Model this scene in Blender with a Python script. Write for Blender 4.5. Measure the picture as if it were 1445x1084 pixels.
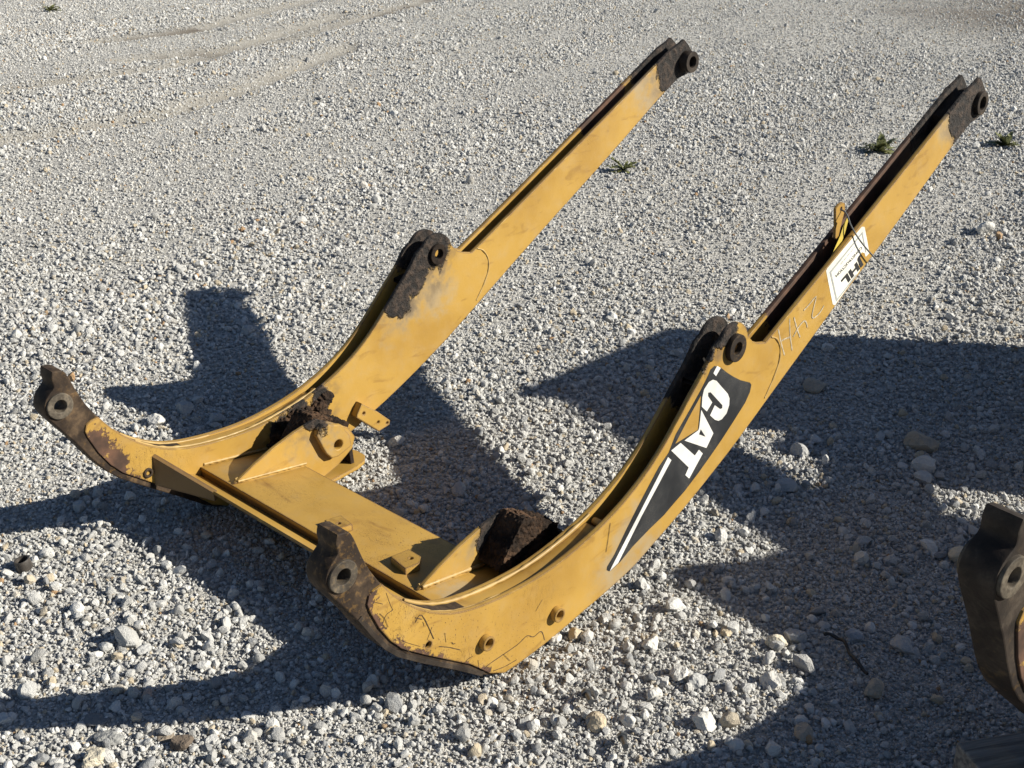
import bpy, bmesh, math, random
import numpy as np
from mathutils import Matrix, Vector, noise

# ------------------------------------------------------------------ scene, camera, light
S = 1.1            # metres per model unit (width between the two lift arms)
ZG = 0.085         # ground level in model units
def W(x, y, z): return Vector((x*S, y*S, (z-ZG)*S))

scn = bpy.context.scene
for o in list(bpy.data.objects): bpy.data.objects.remove(o)
COL = scn.collection

cam_d = bpy.data.cameras.new('camera'); cam = bpy.data.objects.new('camera', cam_d); COL.objects.link(cam)
cam_d.sensor_width = 36.0; cam_d.lens = 36.0*1748.64/1445.0
cam_d.clip_start = 0.05; cam_d.clip_end = 1000
YAW, PIT = -0.770, 0.415
fw = Vector((math.sin(YAW)*math.cos(PIT), math.cos(YAW)*math.cos(PIT), -math.sin(PIT)))
rt = Vector((math.cos(YAW), -math.sin(YAW), 0)); up = rt.cross(fw)
CAMP = W(1.9673, -1.0988, 1.6586)
cam.matrix_world = Matrix(((rt.x, up.x, -fw.x, CAMP.x), (rt.y, up.y, -fw.y, CAMP.y), (rt.z, up.z, -fw.z, CAMP.z), (0, 0, 0, 1)))
scn.camera = cam

SUN = Vector((1.50, 1.05, 1.0)).normalized()
wd = bpy.data.worlds.new('World'); scn.world = wd; wd.use_nodes = True
nt = wd.node_tree; bgn = nt.nodes['Background']
sky = nt.nodes.new('ShaderNodeTexSky'); sky.sky_type = 'NISHITA'; sky.sun_disc = False
sky.sun_elevation = math.asin(SUN.z); sky.sun_rotation = math.atan2(SUN.x, SUN.y)
nt.links.new(sky.outputs[0], bgn.inputs[0]); sky.air_density = 0.8; sky.ozone_density = 2.4; sky.dust_density = 0.4; bgn.inputs[1].default_value = 0.05
sl = bpy.data.lights.new('sun', 'SUN'); sun = bpy.data.objects.new('sun', sl); COL.objects.link(sun)
sl.energy = 5.0; sl.angle = math.radians(0.53); sl.color = (1.0, 0.945, 0.83)
sun.rotation_euler = (-SUN).to_track_quat('-Z', 'Y').to_euler(); sun.location = (6, 4, 5)
scn.view_settings.view_transform = 'Standard'; scn.view_settings.look = 'None'
scn.view_settings.exposure = 0.78; scn.view_settings.gamma = 1.0
scn.render.resolution_x = 1024; scn.render.resolution_y = 768

# ------------------------------------------------------------------ helpers
def tag(o, label=None, cat=None, group=None, kind=None):
    if label: o['label'] = label
    if cat: o['category'] = cat
    if group: o['group'] = group
    if kind: o['kind'] = kind
    return o
def empty(name, loc, rz=0.0):
    o = bpy.data.objects.new(name, None); COL.objects.link(o); o.location = loc; o.rotation_euler = (0, 0, rz)
    o.empty_display_size = 0.1
    return o
def link(name, me, mat, parent=None):
    o = bpy.data.objects.new(name, me); COL.objects.link(o)
    if mat: me.materials.clear(); me.materials.append(mat)
    if parent: o.parent = parent
    return o
def finish(me, ang=35):
    me.polygons.foreach_set('use_smooth', [True]*len(me.polygons))
    me.set_sharp_from_angle(angle=math.radians(ang)); me.update()
def curve_mesh(splines, half, bev, cyclic=True):
    cu = bpy.data.curves.new('tmp', 'CURVE'); cu.dimensions = '2D'; cu.fill_mode = 'BOTH'
    cu.extrude = max(half-bev, 0); cu.bevel_depth = bev; cu.bevel_resolution = 1; cu.offset = -bev
    for pts in splines:
        sp = cu.splines.new('POLY'); sp.points.add(len(pts)-1); sp.use_cyclic_u = True
        for p, q in zip(sp.points, pts): p.co = (q[0], q[1], 0, 1)
    ob = bpy.data.objects.new('tmp', cu); COL.objects.link(ob)
    me = bpy.data.meshes.new_from_object(ob)
    bpy.data.objects.remove(ob); bpy.data.curves.remove(cu)
    return me
def circ(cy, cz, r, n=28): return [(cy+r*math.cos(2*math.pi*i/n), cz+r*math.sin(2*math.pi*i/n)) for i in range(n)]
BX, BY = -0.032, 0.45                      # base of a frame in model units
def L(x, y, z): return Vector(((x-BX)*S, (y-BY)*S, (z-ZG)*S))
def plate(name, outline, x0, x1, mat, parent, holes=(), bev=0.0016, hn=28):
    """a flat plate standing in the arm's side plane (outline in y,z), from x0 to x1"""
    if x0 > x1: x0, x1 = x1, x0
    sp = [[((y-BY)*S, (z-ZG)*S) for y, z in outline]]
    for h in holes: sp.append([((y-BY)*S, (z-ZG)*S) for y, z in (circ(*h, n=hn) if len(h) == 3 and not isinstance(h[0], tuple) else h)])
    me = curve_mesh(sp, (x1-x0)/2*S, bev)
    n = len(me.vertices); co = np.empty(n*3); me.vertices.foreach_get('co', co); co = co.reshape(n, 3)
    out = np.stack([co[:, 2]+((x0+x1)/2-BX)*S, co[:, 0], co[:, 1]], 1)
    me.vertices.foreach_set('co', out.ravel()); finish(me)
    return link(name, me, mat, parent)
def hplate(name, outline, z0, z1, mat, parent, holes=(), bev=0.0016):
    sp = [[((x-BX)*S, (y-BY)*S) for x, y in outline]]
    for h in holes: sp.append([((x-BX)*S, (y-BY)*S) for x, y in circ(*h, n=20)])
    me = curve_mesh(sp, (z1-z0)/2*S, bev)
    me.transform(Matrix.Translation((0, 0, ((z0+z1)/2-ZG)*S))); finish(me)
    return link(name, me, mat, parent)
def ring(name, y, z, x0, x1, r0, r1, mat, parent, n=36, bev=0.002, hn=36):
    return plate(name, circ(y, z, r1, n), x0, x1, mat, parent, holes=[(y, z, r0)], bev=bev, hn=hn)
def tube_me(pts, rad, n=8, jit=0.0, seed=0):
    rnd = random.Random(seed); bm = bmesh.new(); rings = []
    P = [Vector(p) for p in pts]
    for i, p in enumerate(P):
        t = (P[min(i+1, len(P)-1)]-P[max(i-1, 0)]).normalized()
        a = t.cross(Vector((0.31, 0.2, 0.93))).normalized(); b = t.cross(a)
        r = (rad[i] if isinstance(rad, (list, tuple)) else rad)*(1+rnd.uniform(-jit, jit))
        rings.append([bm.verts.new(p+(a*math.cos(2*math.pi*k/n)+b*math.sin(2*math.pi*k/n))*r) for k in range(n)])
    for q0, q1 in zip(rings, rings[1:]):
        for k in range(n): bm.faces.new((q0[k], q0[(k+1) % n], q1[(k+1) % n], q1[k]))
    bm.faces.new(rings[0][::-1]); bm.faces.new(rings[-1])
    me = bpy.data.meshes.new('tube'); bm.to_mesh(me); bm.free(); finish(me, 50); return me
def crom(pts, k=5):
    out = []
    for i in range(len(pts)-1):
        p0 = pts[max(i-1, 0)]; p1 = pts[i]; p2 = pts[i+1]; p3 = pts[min(i+2, len(pts)-1)]
        for j in range(k):
            t = j/k
            out.append(tuple(0.5*((2*b)+(-a+c)*t+(2*a-5*b+4*c-d)*t*t+(-a+3*b-3*c+d)*t**3) for a, b, c, d in zip(p0, p1, p2, p3)))
    out.append(tuple(pts[-1])); return out
def offset_path(path, d):
    out = []
    for i, p in enumerate(path):
        a = path[max(i-1, 0)]; b = path[min(i+1, len(path)-1)]
        tx, ty = b[0]-a[0], b[1]-a[1]; l = math.hypot(tx, ty) or 1
        dd = d[i] if isinstance(d, list) else d
        out.append((p[0]-ty/l*dd, p[1]+tx/l*dd))
    return out
def strip(name, path, d0, d1, x0, x1, mat, parent, bev=0.001):
    return plate(name, offset_path(path, d0)+offset_path(path, d1)[::-1], x0, x1, mat, parent, bev=bev)
def rock_me(seed, sub=3, sx=1, sy=1, sz=0.7, cuts=9, rough=0.05, name='stone'):
    """angular crushed stone: a sphere cut by random planes, then roughened"""
    rnd = random.Random(seed); bm = bmesh.new()
    bmesh.ops.create_icosphere(bm, subdivisions=sub, radius=1.0)
    pl = []
    for i in range(cuts):
        n = Vector((rnd.gauss(0, 1), rnd.gauss(0, 1), rnd.gauss(0, 1))).normalized(); pl.append((n, rnd.uniform(0.55, 0.85)))
    off = Vector((seed*7.13, seed*3.7, 1.9))
    for v in bm.verts:
        c = v.co.copy(); s = 1.0
        for n, d in pl:
            q = c.dot(n)
            if q*s > d: s = d/q
        c = c*s
        if rough: c *= 1+rough*noise.noise(c*2.3+off)+rough*0.6*noise.noise(c*6+off)
        v.co = Vector((c.x*sx, c.y*sy, c.z*sz))
    bm.normal_update()
    me = bpy.data.meshes.new(name); bm.to_mesh(me); bm.free()
    me.polygons.foreach_set('use_smooth', [True]*len(me.polygons)); me.set_sharp_from_angle(angle=math.radians(28)); return me
def copy_tree(o, parent=None):
    c = o.copy(); COL.objects.link(c); c.parent = parent
    for ch in list(o.children): copy_tree(ch, c)
    return c

# ------------------------------------------------------------------ materials
class NB:
    def __init__(self, name):
        self.m = bpy.data.materials.new(name); self.m.use_nodes = True; self.t = self.m.node_tree
        self.b = self.t.nodes['Principled BSDF']; self.out = self.t.nodes['Material Output']
    def n(self, kind, **kw):
        x = self.t.nodes.new(kind)
        for k, v in kw.items(): setattr(x, k, v)
        return x
    def l(self, a, b): self.t.links.new(a, b)
    def val(self, sock, v):
        if hasattr(v, 'is_linked') or hasattr(v, 'links'): self.l(v, sock)
        else: sock.default_value = v
    def math(self, op, a, b=0.0, c=0.0, clamp=False):
        x = self.n('ShaderNodeMath', operation=op); x.use_clamp = clamp
        self.val(x.inputs[0], a); self.val(x.inputs[1], b); self.val(x.inputs[2], c); return x.outputs[0]
    def mix(self, f, a, b):
        x = self.n('ShaderNodeMix', data_type='RGBA'); self.val(x.inputs[0], f)
        for s, v in ((x.inputs[6], a), (x.inputs[7], b)):
            if isinstance(v, (tuple, list)): s.default_value = (v[0], v[1], v[2], 1)
            else: self.l(v, s)
        return x.outputs[2]
    def coord(self, out='Object'): return self.n('ShaderNodeTexCoord').outputs[out]
    def noise(self, co, scale, detail=4, rough=0.55, dist=0.0):
        x = self.n('ShaderNodeTexNoise'); self.l(co, x.inputs['Vector']); x.inputs['Scale'].default_value = scale
        x.inputs['Detail'].default_value = detail; x.inputs['Roughness'].default_value = rough; x.inputs['Distortion'].default_value = dist
        return x.outputs[0]
    def vor(self, co, scale, feature='F1', out='Distance'):
        x = self.n('ShaderNodeTexVoronoi', feature=feature); self.l(co, x.inputs['Vector']); x.inputs['Scale'].default_value = scale
        return x.outputs[out]
    def ramp(self, v, a, b, lo=0.0, hi=1.0):
        x = self.n('ShaderNodeMapRange'); self.val(x.inputs[0], v); x.inputs[1].default_value = a; x.inputs[2].default_value = b
        x.inputs[3].default_value = lo; x.inputs[4].default_value = hi; x.interpolation_type = 'SMOOTHSTEP'; return x.outputs[0]
    def scale(self, co, s):
        x = self.n('ShaderNodeMapping'); self.l(co, x.inputs[0]); x.inputs['Scale'].default_value = s; return x.outputs[0]
    def bump(self, h, strength, dist, normal=None):
        x = self.n('ShaderNodeBump'); self.l(h, x.inputs['Height']); x.inputs['Strength'].default_value = strength; x.inputs['Distance'].default_value = dist
        if normal: self.l(normal, x.inputs['Normal'])
        return x.outputs[0]
    def blob(self, co, c, r, soft, nz, amp):
        """1 inside an uneven spot round c (frame coordinates)"""
        v = self.n('ShaderNodeVectorMath', operation='DISTANCE'); self.l(co, v.inputs[0]); v.inputs[1].default_value = L(*c)
        d = self.math('ADD', v.outputs['Value'], self.math('MULTIPLY', self.math('SUBTRACT', nz, 0.5), amp))
        return self.ramp(d, r*S+soft, r*S-soft)
    def set(self, color=None, rough=None, normal=None, **kw):
        for k, v in (('Base Color', color), ('Roughness', rough), ('Normal', normal)):
            if v is None: continue
            if isinstance(v, (tuple, list)): self.b.inputs[k].default_value = (v[0], v[1], v[2], 1)
            else: self.val(self.b.inputs[k], v)
        for k, v in kw.items(): self.b.inputs[k.replace('_', ' ')].default_value = v
        return self.m

GREASE = (0.010, 0.0075, 0.006); RUST = (0.075, 0.037, 0.021); DUST = (0.285, 0.24, 0.165)
def paint(name, grease=(), rust=(), dusty=(), zone=(), wear=0.35, chips=0.5, stain=0.5, yellow=(0.362, 0.217, 0.045)):
    b = NB(name); co = b.coord()
    n1 = b.noise(co, 3.5, 5); n2 = b.noise(co, 22, 5, 0.6); n3 = b.noise(co, 95, 4, 0.65); nb = b.noise(co, 9, 6, 0.62, 0.4)
    col = b.mix(b.ramp(n1, 0.35, 0.68), tuple(v*f for v, f in zip(yellow, (1.06, 1.07, 1.10))), tuple(v*f for v, f in zip(yellow, (0.86, 0.83, 0.80))))
    # faded, dusty film and darker drips
    col = b.mix(b.math('MULTIPLY', b.ramp(n2, 0.48, 0.75), 0.12), col, DUST)
    st = b.noise(b.scale(co, (1, 2.2, 7)), 4.0, 4, 0.6, 0.8)
    col = b.mix(b.math('MULTIPLY', b.ramp(st, 0.56, 0.72), stain), col, (0.19, 0.10, 0.024))
    for c, r in dusty:
        col = b.mix(b.math('MULTIPLY', b.math('MULTIPLY', b.blob(co, c, r, 0.05, nb, 0.30), b.ramp(n2, 0.25, 0.6)), 0.6), col, DUST)
    # small chips and scratches through to brown steel
    n4 = b.noise(co, 210, 3, 0.6); zm = b.ramp(n1, 0.62, 0.70, 0.0, 0.5)
    for c, r in zone: zm = b.math('MAXIMUM', zm, b.blob(co, c, r, 0.16, nb, 0.2))
    chip = b.math('MULTIPLY', b.ramp(b.math('ADD', n4, b.math('MULTIPLY', zm, 0.065)), 0.715, 0.735), zm)
    scr = b.noise(b.scale(co, (14, 60, 9)), 2.4, 2, 0.5, 1.4)
    scrm = b.math('MULTIPLY', b.ramp(b.math('ABSOLUTE', b.math('SUBTRACT', scr, 0.5)), 0.010, 0.004), b.math('MULTIPLY', zm, b.ramp(nb, 0.46, 0.54)))
    dm = b.math('MULTIPLY', b.math('MAXIMUM', chip, scrm), chips, clamp=True)
    # worn edges
    bv = b.n('ShaderNodeBevel'); bv.samples = 4; bv.inputs['Radius'].default_value = 0.007
    geo = b.n('ShaderNodeNewGeometry')
    dt = b.n('ShaderNodeVectorMath', operation='DOT_PRODUCT'); b.l(bv.outputs[0], dt.inputs[0]); b.l(geo.outputs['Normal'], dt.inputs[1])
    ed = b.math('MULTIPLY', b.math('MULTIPLY', b.ramp(dt.outputs['Value'], 0.992, 0.95), b.ramp(n2, 0.28, 0.50)), wear*2, clamp=True)
    dm = b.math('MAXIMUM', dm, ed)
    for c, r in rust:
        sp = b.noise(b.scale(co, (30, 60, 60)), 1.0, 5, 0.7, 0.5)
        dm = b.math('MAXIMUM', dm, b.blob(co, c, r, 0.004, b.math('ADD', b.math('MULTIPLY', nb, 0.4), b.math('MULTIPLY', sp, 0.6)), 0.16))
    rc = b.mix(b.ramp(n2, 0.35, 0.7), tuple(v*0.55 for v in RUST), tuple(v*1.5 for v in RUST))
    col = b.mix(dm, col, rc)
    gm = None
    for c, r in grease:
        col = b.mix(b.math('MULTIPLY', b.math('MULTIPLY', b.blob(co, c, r+0.035, 0.04, nb, 0.22), b.ramp(n2, 0.38, 0.62)), 0.5), col, (0.085, 0.055, 0.03))
        x = b.blob(co, c, r, 0.006, nb, 0.16); gm = x if gm is None else b.math('MAXIMUM', gm, x)
    gn = b.noise(co, 130, 5, 0.7); gn2 = b.noise(co, 45, 4, 0.6)
    h = b.math('MULTIPLY', dm, -0.0006)
    h = b.math('ADD', h, b.math('MULTIPLY', n3, 0.0003))
    rough = b.math('ADD', b.math('MULTIPLY', dm, 0.3), b.ramp(n2, 0.3, 0.7, 0.42, 0.58))
    if gm is not None:
        gc = b.mix(b.ramp(gn2, 0.42, 0.68), GREASE, (0.050, 0.033, 0.023))
        col = b.mix(gm, col, gc); rough = b.math('MAXIMUM', rough, b.math('MULTIPLY', gm, 0.85))
        h = b.math('ADD', h, b.math('MULTIPLY', gm, b.math('ADD', b.math('MULTIPLY', gn, 0.006), b.math('MULTIPLY', gn2, 0.012))))
    return b.set(col, rough, b.bump(h, 1.0, 1.0))
def steel(name, base=(0.060, 0.042, 0.030), light=(0.17, 0.135, 0.10), ochre=0.35, rough=0.7, bump=0.0016):
    b = NB(name); co = b.coord(); n1 = b.noise(co, 14, 6, 0.65, 0.3); n2 = b.noise(co, 70, 5, 0.7); n3 = b.noise(co, 6, 4)
    col = b.mix(b.ramp(n1, 0.4, 0.68), base, light)
    col = b.mix(b.math('MULTIPLY', b.math('MULTIPLY', b.ramp(n2, 0.52, 0.62), b.ramp(n3, 0.45, 0.6)), ochre), col, (0.40, 0.225, 0.06))
    col = b.mix(b.math('MULTIPLY', b.ramp(n2, 0.60, 0.4), 0.5), col, (0.028, 0.02, 0.016))
    return b.set(col, rough, b.bump(b.math('ADD', n2, b.math('MULTIPLY', n1, 0.8)), 0.8, bump), Specular_IOR_Level=0.18)
def plain(name, color, rough=0.6, var=0.15, scale=20, metal=0.0, bump=0.0):
    b = NB(name); co = b.coord(); n1 = b.noise(co, scale, 5, 0.6)
    col = b.mix(b.ramp(n1, 0.35, 0.65), tuple(v*(1-var) for v in color), tuple(v*(1+var) for v in color))
    b.set(col, rough, Metallic=metal)
    if bump: b.l(b.bump(n1, 0.6, bump), b.b.inputs['Normal'])
    return b.m

M = {}
HK = (0.0, 0.50)
M['near_outer'] = paint('paint_near_outer', grease=[((0.5, 2.275, 1.01), 0.165), ((0.50, 1.10, 0.66), 0.055), ((0.50, 1.045, 0.60), 0.022)],
    rust=[((0.50, 0.025, 0.43), 0.042), ((0.50, 0.045, 0.36), 0.036), ((0.5, 0.095, 0.275), 0.040), ((0.5, 0.15, 0.225), 0.038), ((0.5, 0.20, 0.19), 0.036), ((0.5, 0.26, 0.145), 0.034), ((0.5, 0.32, 0.10), 0.032)], dusty=[((0.5, 0.80, 0.20), 0.10), ((0.5, 2.10, 0.98), 0.06)], wear=0.5, chips=1.0, zone=[((0.5, 0.18, 0.26), 0.22), ((0.5, 0.42, 0.16), 0.10)])
M['near_inner'] = paint('paint_near_inner', grease=[((0.44, 2.2, 1.02), 0.22), ((0.44, 1.09, 0.62), 0.17)], rust=[((0.44, 1.75, 0.80), 0.45)], wear=0.5)
M['far_inner'] = paint('paint_far_inner', grease=[((-0.5, 2.27, 1.03), 0.165), ((-0.5, 1.115, 0.625), 0.082), ((-0.5, 1.055, 0.555), 0.068), ((-0.5, 0.995, 0.492), 0.045), ((-0.5, 0.715, 0.285), 0.035), ((-0.5, 0.64, 0.262), 0.036), ((-0.5, 0.575, 0.245), 0.034)],
    rust=[((-0.5, 0.06, 0.37), 0.045), ((-0.5, 0.10, 0.31), 0.04), ((-0.5, 0.15, 0.25), 0.03)], dusty=[((-0.5, 1.10, 0.50), 0.08), ((-0.5, 2.05, 0.93), 0.07), ((-0.5, 1.0, 0.45), 0.05)], wear=0.45, chips=0.8, zone=[((-0.5, 0.12, 0.33), 0.16)])
M['far_outer'] = paint('paint_far_outer', grease=[((-0.56, 2.2, 1.02), 0.16), ((-0.56, 1.1, 0.62), 0.08)], wear=0.6, rust=[((-0.56, 1.9, 0.9), 0.12)])
M['paint'] = paint('paint_plain', wear=0.45, chips=0.8)
M['grimy_shaded'] = paint('paint_grimy_shaded', wear=0.3, chips=0.9, stain=0.8, yellow=(0.165, 0.095, 0.028))  # darker yellow holds both grime and the shade on front-facing parts
M['cross'] = paint('paint_cross', zone=[((0.12, 0.42, 0.21), 0.16), ((-0.25, 0.40, 0.21), 0.06)], wear=0.5, chips=1.0, stain=0.9, dusty=[((-0.42, 0.45, 0.22), 0.05), ((0.36, 0.42, 0.21), 0.05)])
M['wall_far'] = paint('paint_wall_far', grease=[((-0.365, 0.585, 0.315), 0.035)], dusty=[((-0.365, 0.6, 0.25), 0.05)], wear=0.4)
M['wall_near'] = paint('paint_wall_near', grease=[((0.30, 0.62, 0.27), 0.115)], dusty=[((0.30, 0.49, 0.24), 0.045)], wear=0.35)
M['casting'] = steel('rusty_casting', (0.022, 0.015, 0.0105), (0.098, 0.066, 0.040), 0.15)
M['casting2'] = steel('dark_casting', (0.016, 0.013, 0.011), (0.06, 0.048, 0.037), 0.1)
M['bushing'] = steel('worn_bushing', (0.050, 0.043, 0.034), (0.135, 0.115, 0.088), 0.10, 0.6, 0.0012)
M['mud'] = steel('caked_mud', (0.014, 0.010, 0.0075), (0.115, 0.066, 0.038), 0.03, 0.95, 0.012)
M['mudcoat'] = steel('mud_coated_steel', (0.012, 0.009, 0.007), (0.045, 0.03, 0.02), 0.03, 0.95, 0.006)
M['weld'] = paint('paint_weld', wear=0.1, chips=0.4, yellow=(0.40, 0.265, 0.085))
def decal(name, base, marks, amt):
    b = NB(name); co = b.coord(); n1 = b.noise(co, 9, 5, .6); n2 = b.noise(co, 120, 4, .65)
    sc = b.noise(b.scale(co, (9, 26, 40)), 2.6, 2, .5, 1.6); sc2 = b.noise(b.scale(co, (9, 44, 17)), 2.2, 2, .5, 1.2)
    m = b.math('MAXIMUM', b.ramp(b.math('ABSOLUTE', b.math('SUBTRACT', sc, .5)), .005, .0015), b.ramp(b.math('ABSOLUTE', b.math('SUBTRACT', sc2, .47)), .004, .001))
    m = b.math('MAXIMUM', b.math('MULTIPLY', m, b.ramp(n1, .45, .6)), b.math('MULTIPLY', b.ramp(n2, .62, .70), b.ramp(n1, .5, .7)))
    col = b.mix(b.ramp(n1, .3, .7), tuple(v*.85 for v in base), tuple(v*1.15 for v in base))
    return b.set(b.mix(b.math('MULTIPLY', m, amt), col, marks), b.ramp(n1, .3, .7, .36, .6))
M['black'] = decal('decal_black', (0.021, 0.022, 0.024), (0.14, 0.125, 0.10), .75)
M['white'] = decal('decal_white', (0.60, 0.59, 0.56), (0.10, 0.09, 0.08), .85)
M['sticker'] = decal('sticker_white', (0.66, 0.645, 0.57), (0.36, 0.30, 0.2), .5)
M['border'] = plain('sticker_grey', (0.30, 0.31, 0.30), 0.5, 0.1, 30)
M['ink'] = plain('sticker_ink', (0.02, 0.02, 0.022), 0.5, 0.1, 30)
M['scratch'] = plain('bare_scratch', (0.05, 0.030, 0.018), 0.8, 0.3, 60)
M['graf'] = plain('grey_marker', (0.34, 0.28, 0.19), 0.8, 0.25, 70)
M['tag'] = plain('yellow_tag', (0.44, 0.33, 0.05), 0.6, 0.12, 25)
M['tie'] = plain('grey_tie', (0.10, 0.105, 0.11), 0.45, 0.15, 30)
M['rubber'] = plain('dark_pipe', (0.045, 0.038, 0.032), 0.6, 0.4, 35, bump=0.002)
M['bolt'] = plain('bolt_steel', (0.05, 0.054, 0.06), 0.38, 0.3, 60, metal=0.1)
M['stick'] = plain('black_stick', (0.012, 0.011, 0.011), 0.6, 0.2, 60)

# ------------------------------------------------------------------ measured outlines (y, z in model units)
DECAL=[(1.0717, 0.567), (1.0957, 0.5562), (1.1236, 0.5345), (1.1517, 0.5154), (1.1826, 0.4968), (1.2239, 0.4778), (1.2309, 0.4695), (1.2273, 0.4522), (1.2107, 0.4299), (1.1666, 0.3954), (1.1228, 0.3629), (1.0791, 0.3339), (1.0357, 0.3068), (0.9877, 0.2798), (0.9447, 0.2615), (0.9109, 0.246), (0.8603, 0.2318), (0.8026, 0.2122), (0.7586, 0.1906), (0.7265, 0.1822), (0.7205, 0.1835), (0.7121, 0.1903), (0.7137, 0.1986), (0.7368, 0.2184), (0.7747, 0.2649), (0.8131, 0.3086), (0.8518, 0.3495), (0.8831, 0.3818), (0.916, 0.4042), (0.9386, 0.4415), (0.9867, 0.4863), (1.0269, 0.5254), (1.0488, 0.5504), (1.0565, 0.5624)]
STRIPE=[(0.914, 0.3939), (0.9271, 0.3816), (0.8275, 0.2788), (0.7504, 0.1912), (0.7225, 0.1831), (0.7281, 0.1906), (0.8224, 0.2929)]
DASH=[(1.0811, 0.5642), (1.0959, 0.5547), (1.0794, 0.5394), (1.0682, 0.5501)]
LC=[(1.0686, 0.534), (1.0529, 0.5331), (1.0355, 0.5198), (1.0308, 0.5009), (1.0318, 0.4786), (1.0527, 0.4598), (1.0718, 0.4763), (1.0531, 0.498), (1.0526, 0.507), (1.0628, 0.5046), (1.1144, 0.455), (1.1144, 0.4472), (1.1059, 0.4479), (1.0831, 0.4654), (1.067, 0.4451), (1.0874, 0.4271), (1.1022, 0.419), (1.1163, 0.4187), (1.1341, 0.4279), (1.1422, 0.4464), (1.1416, 0.4633), (1.1327, 0.4782), (1.096, 0.5137), (1.0831, 0.5266)]
LA=[(1.0303, 0.4711), (1.0856, 0.3929), (1.0611, 0.3635), (0.9728, 0.4141), (1.0241, 0.4219), (1.027, 0.4284)]
LAH=[(1.0331, 0.4218), (1.055, 0.3945), (1.0275, 0.4103)]
LT=[(0.9585, 0.4133), (1.0168, 0.3599), (1.0317, 0.3696), (1.0479, 0.3539), (1.0003, 0.3065), (0.9845, 0.3217), (0.9956, 0.3373), (0.9244, 0.4064)]
YTRI=[(1.0272, 0.5093), (1.0239, 0.4235), (0.9386, 0.4175), (0.9842, 0.4667)]
STICK=[(1.5249, 0.6833), (1.5298, 0.6891), (1.6798, 0.7629), (1.694, 0.7591), (1.7362, 0.6805), (1.7185, 0.6744), (1.7103, 0.6864), (1.6956, 0.6921), (1.6829, 0.6812), (1.6847, 0.6636), (1.6967, 0.6433), (1.5877, 0.5763), (1.5762, 0.5823)]
STB1=[(1.5423, 0.6762), (1.6855, 0.749), (1.7182, 0.6875), (1.714, 0.687), (1.6833, 0.7424), (1.5505, 0.6734), (1.595, 0.5918), (1.678, 0.6377), (1.6841, 0.6341), (1.5935, 0.5864), (1.589, 0.5905)]
JHLp=[(1.6883, 0.6886), (1.5898, 0.6434), (1.6222, 0.6254)]
CONp=[(1.6874, 0.7094), (1.5711, 0.6594), (1.5801, 0.6529)]
SUBp=[(1.663, 0.7186), (1.5894, 0.6833), (1.5942, 0.6799)]
GRAF=[[(1.3292, 0.5835), (1.3462, 0.5453), (1.3684, 0.5049)], [(1.3472, 0.5487), (1.3644, 0.5494), (1.3837, 0.5477)], [(1.3753, 0.5985), (1.3838, 0.5571), (1.4014, 0.5085)], [(1.3946, 0.597), (1.413, 0.5639), (1.4328, 0.5337)], [(1.4002, 0.5449), (1.4181, 0.5625), (1.4421, 0.5738), (1.4549, 0.5665), (1.4624, 0.5521)], [(1.437, 0.6034), (1.4614, 0.6128), (1.4887, 0.6254), (1.4835, 0.5994), (1.4792, 0.5779), (1.489, 0.5695), (1.5146, 0.576), (1.5321, 0.5904)]]
WALL=[(0.335, 0.2318), (0.4548, 0.2777), (0.5883, 0.3116), (0.6908, 0.254), (0.7123, 0.2214), (0.6912, 0.1829), (0.6002, 0.1432), (0.5586, 0.1909)]
BOSSP=[(0.5812, 0.2921), (0.5968, 0.3008), (0.6559, 0.2796), (0.6792, 0.2445), (0.6832, 0.2112), (0.6371, 0.1961), (0.6168, 0.199), (0.6005, 0.2186), (0.5751, 0.2767)]
BOSSH=[(0.6405, 0.2297)]
PAD=[(0.8294, 0.2408), (0.8847, 0.1971), (0.9274, 0.1568), (0.9249, 0.1439), (0.8848, 0.1364), (0.8082, 0.205), (0.8104, 0.2131)]
PADH=[(0.8344, 0.2095), (0.884, 0.1656), (0.9163, 0.1524)]
TAB=[(1.6072, 0.8159), (1.6232, 0.8251), (1.6383, 0.8268), (1.6495, 0.8226), (1.6551, 0.8034), (1.6477, 0.7812), (1.6404, 0.7532), (1.6349, 0.729), (1.6202, 0.7379), (1.617, 0.7667)]
TABH=[(1.6338, 0.8111)]
TAG=[(1.6276, 0.7974), (1.6377, 0.7911), (1.6243, 0.7507), (1.5935, 0.6992), (1.5713, 0.708), (1.6033, 0.7525), (1.6156, 0.7805)]
TIE=[(1.5237, 0.8392), (1.5392, 0.8119), (1.5671, 0.787), (1.6103, 0.7529), (1.654, 0.7208), (1.7183, 0.6746), (1.8134, 0.6154)]
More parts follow.
